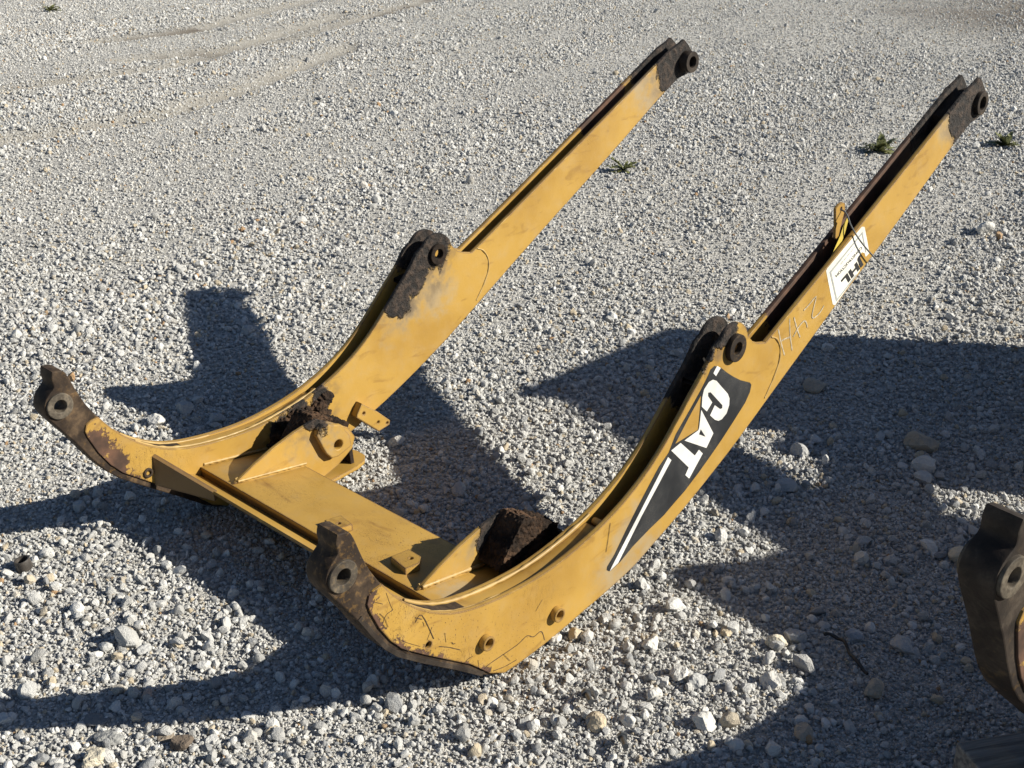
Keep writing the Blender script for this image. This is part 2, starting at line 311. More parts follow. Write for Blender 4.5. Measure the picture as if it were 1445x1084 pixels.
SCRATCHES=[[(0.0912, 0.4245), (0.0996, 0.3952), (0.105, 0.3817)], [(0.105, 0.3817), (0.0887, 0.3787), (0.08, 0.3648)], [(0.1139, 0.3144), (0.1378, 0.2927), (0.1665, 0.2703)], [(0.1977, 0.2985), (0.1908, 0.2867), (0.1839, 0.2748)], [(0.2135, 0.246), (0.2397, 0.2305), (0.2687, 0.2095)], [(0.2297, 0.269), (0.2306, 0.2568), (0.2321, 0.2462)], [(0.0651, 0.4172), (0.0746, 0.4109), (0.0822, 0.4054)], [(0.1567, 0.3398), (0.1648, 0.3339), (0.1731, 0.3279)], [(0.1749, 0.3213), (0.1769, 0.3158), (0.1775, 0.3106)], [(0.3166, 0.1601), (0.3175, 0.1535), (0.3188, 0.1446)], [(0.1562, 0.3287), (0.1734, 0.3371), (0.2011, 0.2699)], [(0.2793, 0.1717), (0.2887, 0.1769), (0.3028, 0.1776)], [(0.117, 0.294), (0.133, 0.28), (0.145, 0.2642)], [(0.2467, 0.2388), (0.251, 0.2326), (0.2556, 0.2322)], [(0.0734, 0.3898), (0.0844, 0.3735), (0.0913, 0.3518)], [(0.5037, 0.2137), (0.4935, 0.204), (0.4833, 0.1943)], [(0.718, 0.3066), (0.7129, 0.2706), (0.707, 0.239)], [(0.3877, 0.138), (0.3976, 0.1244), (0.4076, 0.1107)]]
MARK=[(0.335, 0.1283), (0.3486, 0.1336), (0.4277, 0.1382), (0.4581, 0.1459), (0.4788, 0.1332), (0.5022, 0.135), (0.5131, 0.1071)]
MARK2=[(0.3605, 0.1105), (0.3926, 0.1038), (0.4277, 0.1022)]
ROCKS = [
(0.523,0.587,0.0335,'tan',"tan lumpy rock resting against the near arm's lower edge"),
(0.500,0.547,0.0303,'pale','pale rock wedged beside the tan one under the near arm'),
(0.660,0.674,0.0421,'pale','pale wide rock above the row of rocks by the two bolts'),
(0.762,0.634,0.0436,'pale','chunky white rock in the sun, left of its grey twin'),
(0.806,0.638,0.0374,'grey',"light grey rock touching the chunky white rock's right side"),
(0.768,0.544,0.0340,'pale','notched white rock below the chunky white rock'),
(0.744,0.398,0.0411,'tan','rough tan rock directly below the upper grey bolt'),
(0.782,0.447,0.0303,'pale','cream pointed rock right of the rough tan rock'),
(0.893,0.542,0.0439,'pale','big knobbly white rock near the shadow edge at the bottom'),
(0.747,0.827,0.0306,'tan','small yellowish rock at the tip of the sunlit bay'),
(-0.165,-0.090,0.0425,'tan','round tan rock in the sunlit patch left of the near hook'),
(-0.096,-0.086,0.0299,'grey','upright grey rock just below the round tan rock'),
(0.039,-0.268,0.0551,'slab',"flat dark grey slab lying half in the arm's shadow strip"),
(0.102,-0.273,0.0595,'slab2','large flat stone below the dark slab in the shadow strip'),
(0.028,-0.222,0.0280,'pale','white egg shaped rock above the dark slab'),
(0.177,-0.201,0.0352,'brown','flat brown stone at the lower edge of the shadow strip'),
(0.217,-0.190,0.0376,'dark','dark brown rock with a tan sunlit side by the bottom edge'),
(0.044,-0.160,0.0255,'pink','pinkish crumbly rock just above the shadow strip'),
(0.139,-0.328,0.0448,'cream','cream coloured rock at the bottom edge on the left'),
(-0.093,-0.393,0.0331,'pale','white rock cut by the left edge beside the shadow strip'),
(1.050,1.038,0.0510,'grey',"large rounded grey rock in shade left of the other frame's hook"),
(1.077,0.862,0.0484,'tan2','tan blocky rock in shade at the end of the black stick'),
(0.850,0.865,0.0452,'cream','pale rock right at the shadow edge, above the black stick'),
(0.866,0.906,0.0425,'grey','grey wedge shaped rock in shade touching the pale one'),
(1.046,0.656,0.0435,'tan2','brownish layered rock in shade at bottom centre right'),
(0.954,0.998,0.0365,'blue','bluish grey pointed rock right of the black stick'),
(0.911,0.747,0.0432,'pale','white double rock on the sunlit side of the shadow edge'),
(0.692,1.822,0.0577,'pale','round white rock in the dappled light at right'),
(0.623,1.939,0.0798,'tan2','long tan rock above the round white rock in dappled light'),
(0.185,2.095,0.0664,'tan2','flat brownish rock in the big shadow right of the lettering'),
(0.480,1.477,0.0562,'grey','grey rock in shadow close to the lower sunlit bay'),
(0.395,1.675,0.0514,'grey','round grey rock in the middle of the big right shadow'),
(0.980,1.451,0.0571,'cream',"cream rock peeking out left of the other frame's hook"),
(-1.080,0.635,0.0595,'grey','big round grey rock in the shadow behind the far arm'),
(-1.064,0.535,0.0499,'pale',"bright white rock just behind the far arm's dip"),
(-0.947,0.655,0.0500,'blue','bluish flat rock beside the far arm in its shadow'),
(-1.470,1.128,0.0539,'grey','grey rock in the blunt shadow behind the far arm'),
(-0.756,0.120,0.0363,'grey',"rounded grey rock in the far arm's shadow strip"),
(0.768,1.357,0.0448,'grey','grey rock between the black stick and the dappled light'),
(-0.170,4.059,0.0801,'pale',"pale rock in the sun right of the near arm's upper half"),
]

# ------------------------------------------------------------------ ground (one sheet to the horizon) and its relief
TRACKS = [((-6.47, 2.6), (-6.5, 3.9), (-7.96, 6.7)), ((-4.97, 1.9), (-4.94, 3.0), (-6.28, 5.5)), ((-7.98, 4.2), (-8.1, 5.2), (-9.3, 7.5)), ((-7.0, 3.9), (-6.95, 5.2), (-8.3, 8.2), (-9.5, 10.5))]
def seg_dist(x, y, line):
    d = np.full_like(x, 1e9)
    for (x0, y0), (x1, y1) in zip(line, line[1:]):
        dx, dy = x1-x0, y1-y0; t = np.clip(((x-x0)*dx+(y-y0)*dy)/(dx*dx+dy*dy), 0, 1)
        d = np.minimum(d, np.hypot(x-x0-t*dx, y-y0-t*dy))
    return d
rng = np.random.default_rng(7)
def vnoise(x, y, seed):
    r = np.random.default_rng(seed); tab = r.random((64, 64))
    xi = np.floor(x).astype(int); yi = np.floor(y).astype(int); fx = x-xi; fy = y-yi
    fx = fx*fx*(3-2*fx); fy = fy*fy*(3-2*fy); g = lambda a, b: tab[a % 64, b % 64]
    return (g(xi, yi)*(1-fx)+g(xi+1, yi)*fx)*(1-fy)+(g(xi, yi+1)*(1-fx)+g(xi+1, yi+1)*fx)*fy
def fbm(x, y, seed, oct=4): return sum(vnoise(x*2**k, y*2**k, seed+k)*0.5**(k+1) for k in range(oct))
def track_mask(x, y):
    """1 in the packed wheel tracks (x,y in metres)"""
    m = np.zeros_like(x)
    for ln in TRACKS:
        l2 = [(a*S, b*S) for a, b in ln]
        m = np.maximum(m, np.exp(-(seg_dist(x+0.25*(fbm(x*0.7, y*0.7, 3)-0.5), y, l2)/0.20)**2))
    return m
def height(x, y):
    far = np.clip((np.hypot(x-0.5, y-0.5)-1.6)/2.0, 0, 1)
    h = 0.030*(fbm(x*0.8+7, y*0.8+3, 11)-0.47)*(0.35+0.65*far)+0.012*(fbm(x*3.1, y*3.1, 21, 3)-0.44)
    tm = track_mask(x, y); h = h-0.050*tm+0.10*tm*(1-tm)+0.02*far*(fbm(x*1.6+2, y*0.6, 31, 3)-0.44)
    return h
def axis(n, near, far):
    t = np.linspace(-1, 1, n); k = math.asinh(far/near); return near*np.sinh(t*k)
ax = axis(640, 2.6, 160.0); gx, gy = np.meshgrid(ax-2.0, ax+2.5, indexing='ij')
gz = height(gx, gy)*np.exp(-(np.hypot(gx, gy)/40)**2)
N = len(ax); vs = np.stack([gx.ravel(), gy.ravel(), gz.ravel()], 1)
ii = np.arange(N*N).reshape(N, N); fc = np.stack([ii[:-1, :-1], ii[1:, :-1], ii[1:, 1:], ii[:-1, 1:]], -1).reshape(-1, 4)
me = bpy.data.meshes.new('ground'); me.vertices.add(N*N); me.vertices.foreach_set('co', vs.ravel())
me.loops.add(len(fc)*4); me.loops.foreach_set('vertex_index', fc.ravel().astype(np.int32)); me.polygons.add(len(fc))
me.polygons.foreach_set('loop_start', np.arange(0, len(fc)*4, 4, dtype=np.int32)); me.polygons.foreach_set('loop_total', np.full(len(fc), 4, dtype=np.int32))
me.polygons.foreach_set('use_smooth', np.ones(len(fc), dtype=bool)); me.update(calc_edges=True)
trk = np.exp(-(np.hypot(gx, gy)/40)**2)*track_mask(gx, gy)
soil_shade = np.clip(1.3-np.hypot((gx+2.6*S), (gy-11.8*S))/2.1+0.9*(fbm(gx*1.1, gy*1.1, 41)-0.5), 0, 1)
SHADE_STREAKS = (((-7.98, 4.44), (-8.03, 4.8), (-8.11, 5.22)), ((-7.0, 4.18), (-6.9, 4.7), (-6.95, 5.16)), ((-7.6, 6.9), (-8.1, 7.9), (-8.9, 9.2)))  # shade of the rut edges, painted as dark streaks into the soil mask
for ln in SHADE_STREAKS:
    l2 = [(a*S, c2*S) for a, c2 in ln]; soil_shade = np.maximum(soil_shade, np.exp(-(seg_dist(gx, gy, l2)/0.10)**2)*np.clip(3*fbm(gx*4, gy*4, 71)-0.6, 0, 1))
for nm, arr in (('track', trk), ('soil_shade', soil_shade)):
    at = me.attributes.new(nm, 'FLOAT', 'POINT'); at.data.foreach_set('value', arr.ravel().astype(np.float32))
b = NB('gravel_dust'); co = b.coord()
n0 = b.noise(co, 1.3, 5, 0.6); n1 = b.noise(co, 18, 5, 0.6); n2 = b.noise(co, 160, 4, 0.65)
v1 = b.vor(co, 95, out='Color'); v1d = b.vor(co, 95); v2d = b.vor(co, 260)
cc = b.mix(b.ramp(n0, 0.35, 0.7), (0.43, 0.415, 0.38), (0.51, 0.495, 0.46))
sep = b.n('ShaderNodeSeparateColor'); b.l(v1, sep.inputs[0])
cc = b.mix(b.ramp(sep.outputs[0], 0.45, 0.95, 0.0, 0.9), cc, (0.68, 0.66, 0.62)); cc = b.mix(b.ramp(sep.outputs[1], 0.6, 0.98, 0.0, 0.8), cc, (0.24, 0.235, 0.22))
cc = b.mix(b.math('MULTIPLY', b.ramp(n1, 0.5, 0.75), 0.3), cc, (0.32, 0.305, 0.27))
at = b.n('ShaderNodeAttribute', attribute_name='track'); cc = b.mix(b.math('MULTIPLY', at.outputs['Fac'], 0.8), cc, (0.31, 0.285, 0.24))
at = b.n('ShaderNodeAttribute', attribute_name='soil_shade'); cc = b.mix(at.outputs['Fac'], cc, (0.12, 0.095, 0.07))
hh = b.math('ADD', b.math('MULTIPLY', v1d, -0.6), b.math('ADD', b.math('MULTIPLY', v2d, -0.35), b.math('MULTIPLY', n2, 0.5)))
b.set(cc, 0.95, b.bump(hh, 1.0, 0.014)); M['ground'] = b.m
tag(link('ground', me, M['ground']), kind='structure')

# crushed stone: a handful of stone shapes, scattered
def stone_mat(name, per_object=True, base=None):
    b = NB(name); co = b.coord()
    if per_object:
        at = b.n('ShaderNodeAttribute', attribute_name='tone', attribute_type='INSTANCER'); t = at.outputs['Fac']
        at2 = b.n('ShaderNodeAttribute', attribute_name='hue', attribute_type='INSTANCER'); hu = at2.outputs['Fac']
        c0 = b.mix(t, (0.33, 0.328, 0.318), (0.72, 0.712, 0.685))
        c0 = b.mix(b.ramp(hu, 0.90, 0.96), c0, (0.52, 0.44, 0.32))
        c0 = b.mix(b.ramp(hu, 0.993, 0.997), c0, (0.40, 0.25, 0.13))
        c0 = b.mix(b.ramp(hu, 0.12, 0.06), c0, (0.30, 0.305, 0.31))
    else:
        c0 = base
    n1 = b.noise(co, 2.2, 5, 0.65, 0.3); n2 = b.noise(co, 9, 5, 0.7)
    if isinstance(c0, tuple): c1 = b.mix(b.ramp(n1, 0.35, 0.7), tuple(v*0.78 for v in c0), tuple(v*1.15 for v in c0))
    else: c1 = b.mix(b.math('MULTIPLY', b.ramp(n1, 0.45, 0.75), 0.35), c0, (0.34, 0.32, 0.285))
    b.set(c1, 0.9, b.bump(b.math('ADD', n1, b.math('MULTIPLY', n2, 0.6)), 0.5, 0.10)); return b.m
M['stone'] = stone_mat('crushed_stone')
pcol = bpy.data.collections.new('stone_shapes')          # shapes only, not placed in the scene
NPROTO = 22
for i in range(NPROTO):
    r = random.Random(100+i)
    m2 = rock_me(i+1, 2, r.uniform(0.8, 1.25), r.uniform(0.65, 1.0), r.uniform(0.62, 0.98), r.randint(8, 13), 0.09)
    m2.materials.append(M['stone']); o = bpy.data.objects.new('stone_shape_%02d' % i, m2); pcol.objects.link(o)

cx, cy = CAMP.x, CAMP.y; fh = Vector((fw.x, fw.y)).normalized(); rh = Vector((rt.x, rt.y))
def scatter():
    X, Y, D, Zo = [], [], [], []
    # rings of distance from the camera, each with its own smallest stone
    bands = np.geomspace(0.9, 19.0, 30)
    for a, c2 in zip(bands, bands[1:]):
        half = 0.46*c2*1.10+0.55; area = (c2-a)*2*half
        slant = math.hypot((a+c2)/2, CAMP.z)
        dmin = max(0.0052, min(0.0018*slant, 0.0095)); thin = min(1.0, max(0.42, 1.16-slant/13.0))
        for lo, hi, cov in ((dmin, dmin*1.8, 0.66), (max(dmin*1.8, 0.0095), max(dmin*2.6, 0.018), 0.36), (max(dmin*1.8, 0.018), 0.036, 0.19), (0.034, 0.055, 0.018)):
            if hi <= lo: continue
            k = int(cov*thin*area/(0.785*((lo+hi)/2)**2))
            u = rng.uniform(a, c2, k); v = rng.uniform(-half, half, k)
            X.append(cx+fh.x*u+rh.x*v); Y.append(cy+fh.y*u+rh.y*v); D.append(lo*(hi/lo)**rng.random(k)); 
    X = np.concatenate(X); Y = np.concatenate(Y); D = np.concatenate(D)
    coarse = fbm(X*0.9+3, Y*0.9+9, 51)+0.6*(fbm(X*3.3, Y*3.3, 61, 3)-0.45)     # patches of coarse and fine stone
    along = -0.25*X+0.97*Y; across = 0.97*X+0.25*Y                             # farther off, sorted into bands by the wheels
    band = fbm(across*1.5+5, along*0.28, 81)+0.35*(fbm(across*5, along*1.2, 91, 3)-0.45)
    wf = np.clip((np.hypot(X-cx, Y-cy)-3.6)/1.8, 0, 1); coarse = coarse*(1-wf)+band*wf
    so = np.clip(1.3-np.hypot((X+2.6*S), (Y-11.8*S))/2.1+0.9*(fbm(X*1.1, Y*1.1, 41)-0.5), 0, 1)
    for ln in SHADE_STREAKS: so = np.maximum(so, np.exp(-(seg_dist(X, Y, [(a*S, c3*S) for a, c3 in ln])/0.13)**2))
    slant = np.sqrt((X-cx)**2+(Y-cy)**2+CAMP.z**2)
    big = np.clip((D-0.011)/0.010, 0, 1)
    keep = rng.random(len(X)) < (1-big)+big*np.clip((coarse-0.36)/0.20, 0.06, 1)
    tm = track_mask(X, Y); keep &= rng.random(len(X)) > tm*(0.30+0.55*big)
    keep &= rng.random(len(X)) > so*0.85; fine = np.clip((0.42-coarse)/0.10, 0, 1); keep &= rng.random(len(X)) > 0.30*fine*(D > 0.007)
    # nothing pokes through the steel standing on the ground
    xs, ys = X/S, Y/S
    arm = (((xs > 0.425) & (xs < 0.51)) | ((xs > -0.575) & (xs < -0.49))) & (ys > 0.22) & (ys < 0.80)
    keep &= ~(arm & (D > 0.014))
    keep &= ~((xs > -0.5) & (xs < 0.44) & (ys > 0.3) & (ys < 0.62) & (D > 0.03))
    for bx2, by2, br in ((.693, .432, .03), (.827, .378, .03), (-.585, -.108, .026)): keep &= ~((np.hypot(xs-bx2, ys-by2) < br) & (D > 0.009))
    return X[keep], Y[keep], D[keep]
X, Y, D = scatter(); n = len(X)
print('stones', n)
Zp = height(X, Y)+D*rng.uniform(0.10, 0.42, n)
me = bpy.data.meshes.new('gravel'); me.vertices.add(n); me.vertices.foreach_set('co', np.stack([X, Y, Zp], 1).ravel())
def attr(nm, ty, arr, f='value'): me.attributes.new(nm, ty, 'POINT').data.foreach_set(f, arr)
attr('rot', 'FLOAT_VECTOR', np.stack([rng.normal(0, 0.8, n), rng.normal(0, 0.8, n), rng.uniform(0, 6.283, n)], 1).ravel().astype(np.float32), 'vector')
attr('siz', 'FLOAT_VECTOR', ((D*0.56)[:, None]*rng.uniform(0.85, 1.2, (n, 3))).ravel().astype(np.float32), 'vector')
attr('pick', 'INT', rng.integers(0, NPROTO, n).astype(np.int32))
attr('tone', 'FLOAT', np.clip(0.56+0.24*rng.normal(0, 1, n), 0, 1).astype(np.float32)); attr('hue', 'FLOAT', rng.random(n).astype(np.float32))
me.update()
gob = tag(link('gravel', me, M['stone']), 'loose pale crushed limestone gravel covering the yard', 'gravel', kind='stuff')
g = bpy.data.node_groups.new('scatter', 'GeometryNodeTree')
g.interface.new_socket('Geometry', in_out='INPUT', socket_type='NodeSocketGeometry'); g.interface.new_socket('Geometry', in_out='OUTPUT', socket_type='NodeSocketGeometry')
gi = g.nodes.new('NodeGroupInput'); go = g.nodes.new('NodeGroupOutput'); ip = g.nodes.new('GeometryNodeInstanceOnPoints'); ci = g.nodes.new('GeometryNodeCollectionInfo')
ci.inputs['Collection'].default_value = pcol; ci.inputs['Separate Children'].default_value = True; ci.inputs['Reset Children'].default_value = True
def na(nm, ty):
    x = g.nodes.new('GeometryNodeInputNamedAttribute'); x.data_type = ty; x.inputs['Name'].default_value = nm; return x.outputs['Attribute']
er = g.nodes.new('FunctionNodeEulerToRotation'); g.links.new(na('rot', 'FLOAT_VECTOR'), er.inputs[0])
ip.inputs['Pick Instance'].default_value = True
for a, c2 in ((gi.outputs[0], ip.inputs['Points']), (ci.outputs[0], ip.inputs['Instance']), (na('pick', 'INT'), ip.inputs['Instance Index']), (er.outputs[0], ip.inputs['Rotation']), (na('siz', 'FLOAT_VECTOR'), ip.inputs['Scale']), (ip.outputs[0], go.inputs[0])): g.links.new(a, c2)
gob.modifiers.new('scatter', 'NODES').node_group = g

# ------------------------------------------------------------------ the loader arm frame
TOP = [(.085, .445), (.106, .415), (.137, .381), (.172, .350), (.21, .324), (.254, .302), (.305, .287), (.355, .279), (.407, .274), (.472, .272), (.534, .276), (.597, .286), (.662, .301), (.72, .320), (.779, .346), (.839, .381), (.898, .427), (.949, .477), (.992, .522), (1.036, .566), (1.070, .610)]
TOPS = crom(TOP, 4)
LUG = [(1.143+.058*math.cos(math.radians(a)), .592+.058*math.sin(math.radians(a))) for a in range(148, 4, -8)]
UP = [(1.222, .583), (1.25, .571), (1.279, .564), (1.30, .574), (1.50, .677), (1.70, .782), (1.90, .887), (2.10, .993), (2.186, 1.038), (2.227, 1.052), (2.248, 1.062), (2.268, 1.046)]
DEND = [(2.257+.046*math.cos(math.radians(a)), .992+.046*math.sin(math.radians(a))) for a in range(50, -75, -12)]
BOT = [(2.225, .941), (2.118, .883), (1.973, .795), (1.81, .699), (1.607, .583), (1.421, .473), (1.254, .373), (1.174, .326), (1.096, .285), (1.027, .250), (.945, .212), (.871, .181), (.809, .156), (.726, .135), (.635, .118), (.57, .105), (.505, .095), (.443, .089), (.393, .087)]
BOTS = BOT[:6]+crom(BOT[6:], 3)
FRONT_P = [(.352, .108), (.30, .157), (.18, .243), (.125, .285), (.098, .316), (.072, .358), (.053, .402), (.048, .420), (.053, .435), (.066, .442)]
PROFILE = TOPS+LUG+UP+DEND+BOTS+FRONT_P
HOOK = crom([(-.004, .583), (.020, .578), (.031, .560), (.04, .535), (.049, .511), (.063, .48)], 3)+crom([(.085, .443), (.106, .411), (.137, .377), (.172, .346), (.21, .320), (.254, .298), (.30, .285)], 3)+[(.34, .20), (.385, .089)]+[(.37, .093), (.335, .111), (.266, .163), (.178, .226), (.116, .272)]+crom([(.085, .304), (.055, .348), (.02, .405), (-.024, .468), (-.035, .494), (-.031, .517), (-.019, .533), (-.006, .546), (-.008, .566), (-.004, .583)], 3)[:-1]
def mx(x, near): return x if near else -0.064-x
WEB = [p for p in TOPS if .10 < p[0] < .70]
WEBD = [-(0.004+0.010*max(0, (p[0]-.35)/.35)) for p in WEB]
DEEP = [p for p in TOPS if .69 < p[0]]+[(1.12, .57), (1.26, .57)]
def build_frame(name):
    root = empty(name, W(BX, BY, ZG))
    for near in (True, False):
        po, pi = (M['near_outer'], M['near_inner']) if near else (M['far_outer'], M['far_inner'])
        hol = [(1.143, .592, .0150), (2.257, .992, .0185), (.188, .262, .0075), (.335, .196, .0105), (.545, .160, .0105)]
        plate('outer_plate', PROFILE, mx(.488, near), mx(.5, near), po, root, hol)
        plate('inner_plate', PROFILE, mx(.436, near), mx(.448, near), pi, root, hol[:2])
        hk = plate('bucket_hook', HOOK, mx(.440, near), mx(.4955, near), M['casting'], root, [(0, .5, .0165), (.188, .262, .0075)], bev=.003)
        ring('bushing', 0, .5, mx(.434, near), mx(.501, near), .0150, .031, M['bushing'], hk)
        if near: strip('hook_shoulder', [(.335, .118), (.266, .170), (.178, .233), (.119, .278), (.09, .309), (.061, .353), (.034, .400)], -.002, .008, mx(.494, near), mx(.4985, near), M['casting2'], hk)
        strip('top_web', WEB, WEBD, [d-.009 for d in WEBD], mx(.4482, near), mx(.4878, near), M['paint'], root)
        strip('inner_web', DEEP, -.085, -.095, mx(.4482, near), mx(.4878, near), M['mudcoat'], root)
        strip('bottom_web', BOTS[2:], -.008, -.018, mx(.4482, near), mx(.4878, near), M['mudcoat'], root)
        bead = [L(mx(.4505, near), p[0], p[1]-.002) for p in TOPS if .17 < p[0] < .71]
        link('weld_bead', tube_me(bead, .0040*S, 8, .32, 3), M['weld'], root)
        bead = [L(mx(.4865, near), p[0], p[1]-.003) for p in TOPS if .15 < p[0] < .40]
        link('weld_bead', tube_me(bead, .0028*S, 8, .3, 5), M['weld'], root)
        bo = ring('pin_boss', 1.143, .592, mx(.4995, near), mx(.514, near), .0150, .033, M['casting2'], root)
        ring('pin_boss', 1.143, .592, mx(.426, near), mx(.4365, near), .0150, .030, M['mudcoat'], root)
        ring('pivot_bushing', 2.257, .992, mx(.4995, near), mx(.514, near), .0185, .0325, M['casting2'], root)
        ring('pivot_bushing', 2.257, .992, mx(.404, near), mx(.4365, near), .0185, .034, M['casting2'], root)
        seam = crom([(1.30, .572), (1.325, .560), (1.345, .530), (1.345, .495), (1.325, .455), (1.295, .415)], 6)
        for xx in (.5002, .4358): link('weld_seam', tube_me([L(mx(xx, near), y, z) for y, z in seam], .0026*S, 8, .35, 4), M['weld'], root)
        plate('end_block', [(2.10, .905), (2.2, .950), (2.262, .965), (2.268, 1.025), (2.19, 1.022), (2.10, .975)], mx(.4482, near), mx(.4878, near), M['mudcoat'], root)
        # short threaded ports standing out of the outer plate
        for y, z in ((.335, .196), (.545, .160)):
            ring('port', y, z, mx(.4995, near), mx(.515, near), .0108, .0165, M['paint'], root, 24)
        ring('port', .188, .262, mx(.431, near), mx(.4415, near), .006, .0125, M['casting'], root, 20)
        ring('step_rest', .720, .292, mx(.452, near), mx(.485, near), .004, .009, M['weld'], root, 16)
        # cylinder pocket: side wall, pin plate, foot, pad on the arm
        wm = M['wall_near'] if near else M['wall_far']
        x = mx(.301, near); sgn = 1 if near else -1
        WL = [(.335, .226), (.395, .256), (.455, .280), (.52, .300), (.588, .314), (.64, .286), (.691, .254), (.710, .222), (.700, .192), (.65, .160), (.60, .142), (.56, .15), (.552, .185), (.45, .200)]
        plate('pocket_wall', WL, x-.005, x+.005, wm, root, [(.6405, .2297, .0135)], bev=.002)
        plate('pin_plate', BOSSP, x-sgn*.0052, x-sgn*.024, wm, root, [(BOSSH[0][0], BOSSH[0][1], .0135)], bev=.003)
        hplate('foot_plate', [(mx(a, near), c) for a, c in ((.42, .56), (.273, .56), (.273, .606), (.287, .708), (.300, .740), (.325, .762), (.36, .764), (.385, .756), (.42, .70))], .128, .140, M['paint'], root, bev=.003)
        pw = plate('pocket_back', [(.690, .245), (.702, .245), (.712, .14), (.700, .14)], mx(.307, near), mx(.435, near), M['mudcoat'], root)
        pd = plate('bracket_pad', PAD, mx(.4358, near), mx(.411, near), M['paint'], root, [(PADH[0][0], PADH[0][1], .004), (PADH[1][0], PADH[1][1], .004), (PADH[2][0], PADH[2][1], .0035)], bev=.003)
        link('weld_bead', tube_me([L(mx(.301, near)-sgn*.006, .345+i*.007, .229-i*.0009+.001) for i in range(30)], .0035*S, 8, .3, 7), M['weld'], root)
        link('weld_bead', tube_me([L(mx(.301, near)+sgn*.006, .345+i*.007, .229-i*.0009+.001) for i in range(30)], .0045*S, 8, .3, 8), M['weld'], root)
        link('weld_bead', tube_me([L(mx(.4355, near), .340+i*.007, .228-i*.0009) for i in range(28)], .0038*S, 8, .3, 9), M['weld'], root)
        # caked mud in the pocket
        bm = bmesh.new(); bmesh.ops.create_cube(bm, size=2.0); bmesh.ops.subdivide_edges(bm, edges=bm.edges[:], cuts=40, use_grid_fill=True)
        Q = [(.505, .225), (.66, .175), (.700, .262), (.584, .322)]; xm = (mx(.3045, near), mx(.372, near))
        for v in bm.verts:
            u, t, w = (v.co.y+1)/2, (v.co.z+1)/2, (v.co.x+1)/2
            yy = (Q[0][0]*(1-u)+Q[1][0]*u)*(1-t)+(Q[3][0]*(1-u)+Q[2][0]*u)*t; zz = (Q[0][1]*(1-u)+Q[1][1]*u)*(1-t)+(Q[3][1]*(1-u)+Q[2][1]*u)*t
            p = L(xm[0]*(1-w)+xm[1]*w, yy, zz); d = Vector((v.co.x**5, v.co.y**5, v.co.z**5)); d = d.normalized() if d.length > .01 else d
            v.co = p+d*(.004*noise.noise(p*22)+.004*noise.noise(p*55)+.005*noise.noise(p*130)+.004*noise.noise(p*260))
        if not near:
            for (a, y, z, r) in [(.430, .655, .268, .013), (.431, .62, .266, .012), (.431, .585, .256, .013), (.430, .56, .235, .013), (.431, .552, .21, .011), (.428, .70, .270, .014), (.431, .724, .286, .012), (.415, .70, .25, .015), (.41, .60, .205, .012)]:
                k = bmesh.ops.create_icosphere(bm, subdivisions=5, radius=1.0); c0 = L(mx(a, near), y, z)
                for v in k['verts']:
                    q = v.co.copy(); p = c0+Vector((q.x*1.0, q.y*1.7, q.z*1.15))*r*S
                    v.co = p+q*(.008*noise.noise(p*25)+.007*noise.noise(p*60)+.006*noise.noise(p*140))
        bmesh.ops.recalc_face_normals(bm, faces=bm.faces[:])
        me = bpy.data.meshes.new('mud'); bm.to_mesh(me); bm.free(); finish(me, 70)
        link('caked_mud', me, M['mud'], root)
    # cross member between the arms
    xa, xb = -0.4998, 0.4358
    plate('cross_plate', [(.330, .224), (.545, .197), (.545, .185), (.330, .212)], xa, xb, M['cross'], root)
    plate('cross_front', [(.3305, .2115), (.3425, .2100), (.3425, .168), (.3305, .168)], xa, xb, M['grimy_shaded'], root)
    plate('cross_rear', [(.530, .186), (.542, .1845), (.548, .125), (.536, .125)], xa, xb, M['paint'], root)
    plate('front_lip', [(.276, .221), (.281, .2255), (.3300, .2000), (.3300, .190)], xa, xb, M['paint'], root)
    for near in (True, False):       # corner gussets from the lip's ends out to the arms
        a, c2 = L(mx(.4358, near), .203, .300), L(mx(.300, near), .279, .222); a2, c3 = L(mx(.4358, near), .203, .222), L(mx(.300, near), .279, .200)
        th = Vector((0, .009*S, .004*S)); bm = bmesh.new(); f0 = [bm.verts.new(p) for p in (a, c2, c3, a2)]; f1 = [bm.verts.new(p+th) for p in (a, c2, c3, a2)]
        bm.faces.new(f0); bm.faces.new(f1[::-1])
        for q in range(4): bm.faces.new((f0[q], f1[q], f1[(q+1) % 4], f0[(q+1) % 4]))
        bmesh.ops.recalc_face_normals(bm, faces=bm.faces[:]); me = bpy.data.meshes.new('gusset'); bm.to_mesh(me); bm.free(); link('corner_gusset', me, M['grimy_shaded'], root)
    plate('cross_floor', [(.343, .172), (.40, .130), (.60, .125), (.60, .115), (.395, .120), (.343, .162)], xa, xb, M['paint'], root)
    hplate('clip', [(.175, .372), (.235, .362), (.240, .398), (.222, .418), (.180, .420)], .2165, .236, M['cross'], root, [(.212, .398, .0052)])
    hplate('clip', [(-.055, .372), (-.005, .366), (.005, .405), (-.045, .412)], .2165, .234, M['cross'], root, [(-.02, .385, .0045)])
    return root
frame = build_frame('loader_arm_frame')
tag(frame, 'complete yellow loader arm frame with two long arms, resting on the gravel in the middle', 'loader frame', 'loader arm frames in the yard')

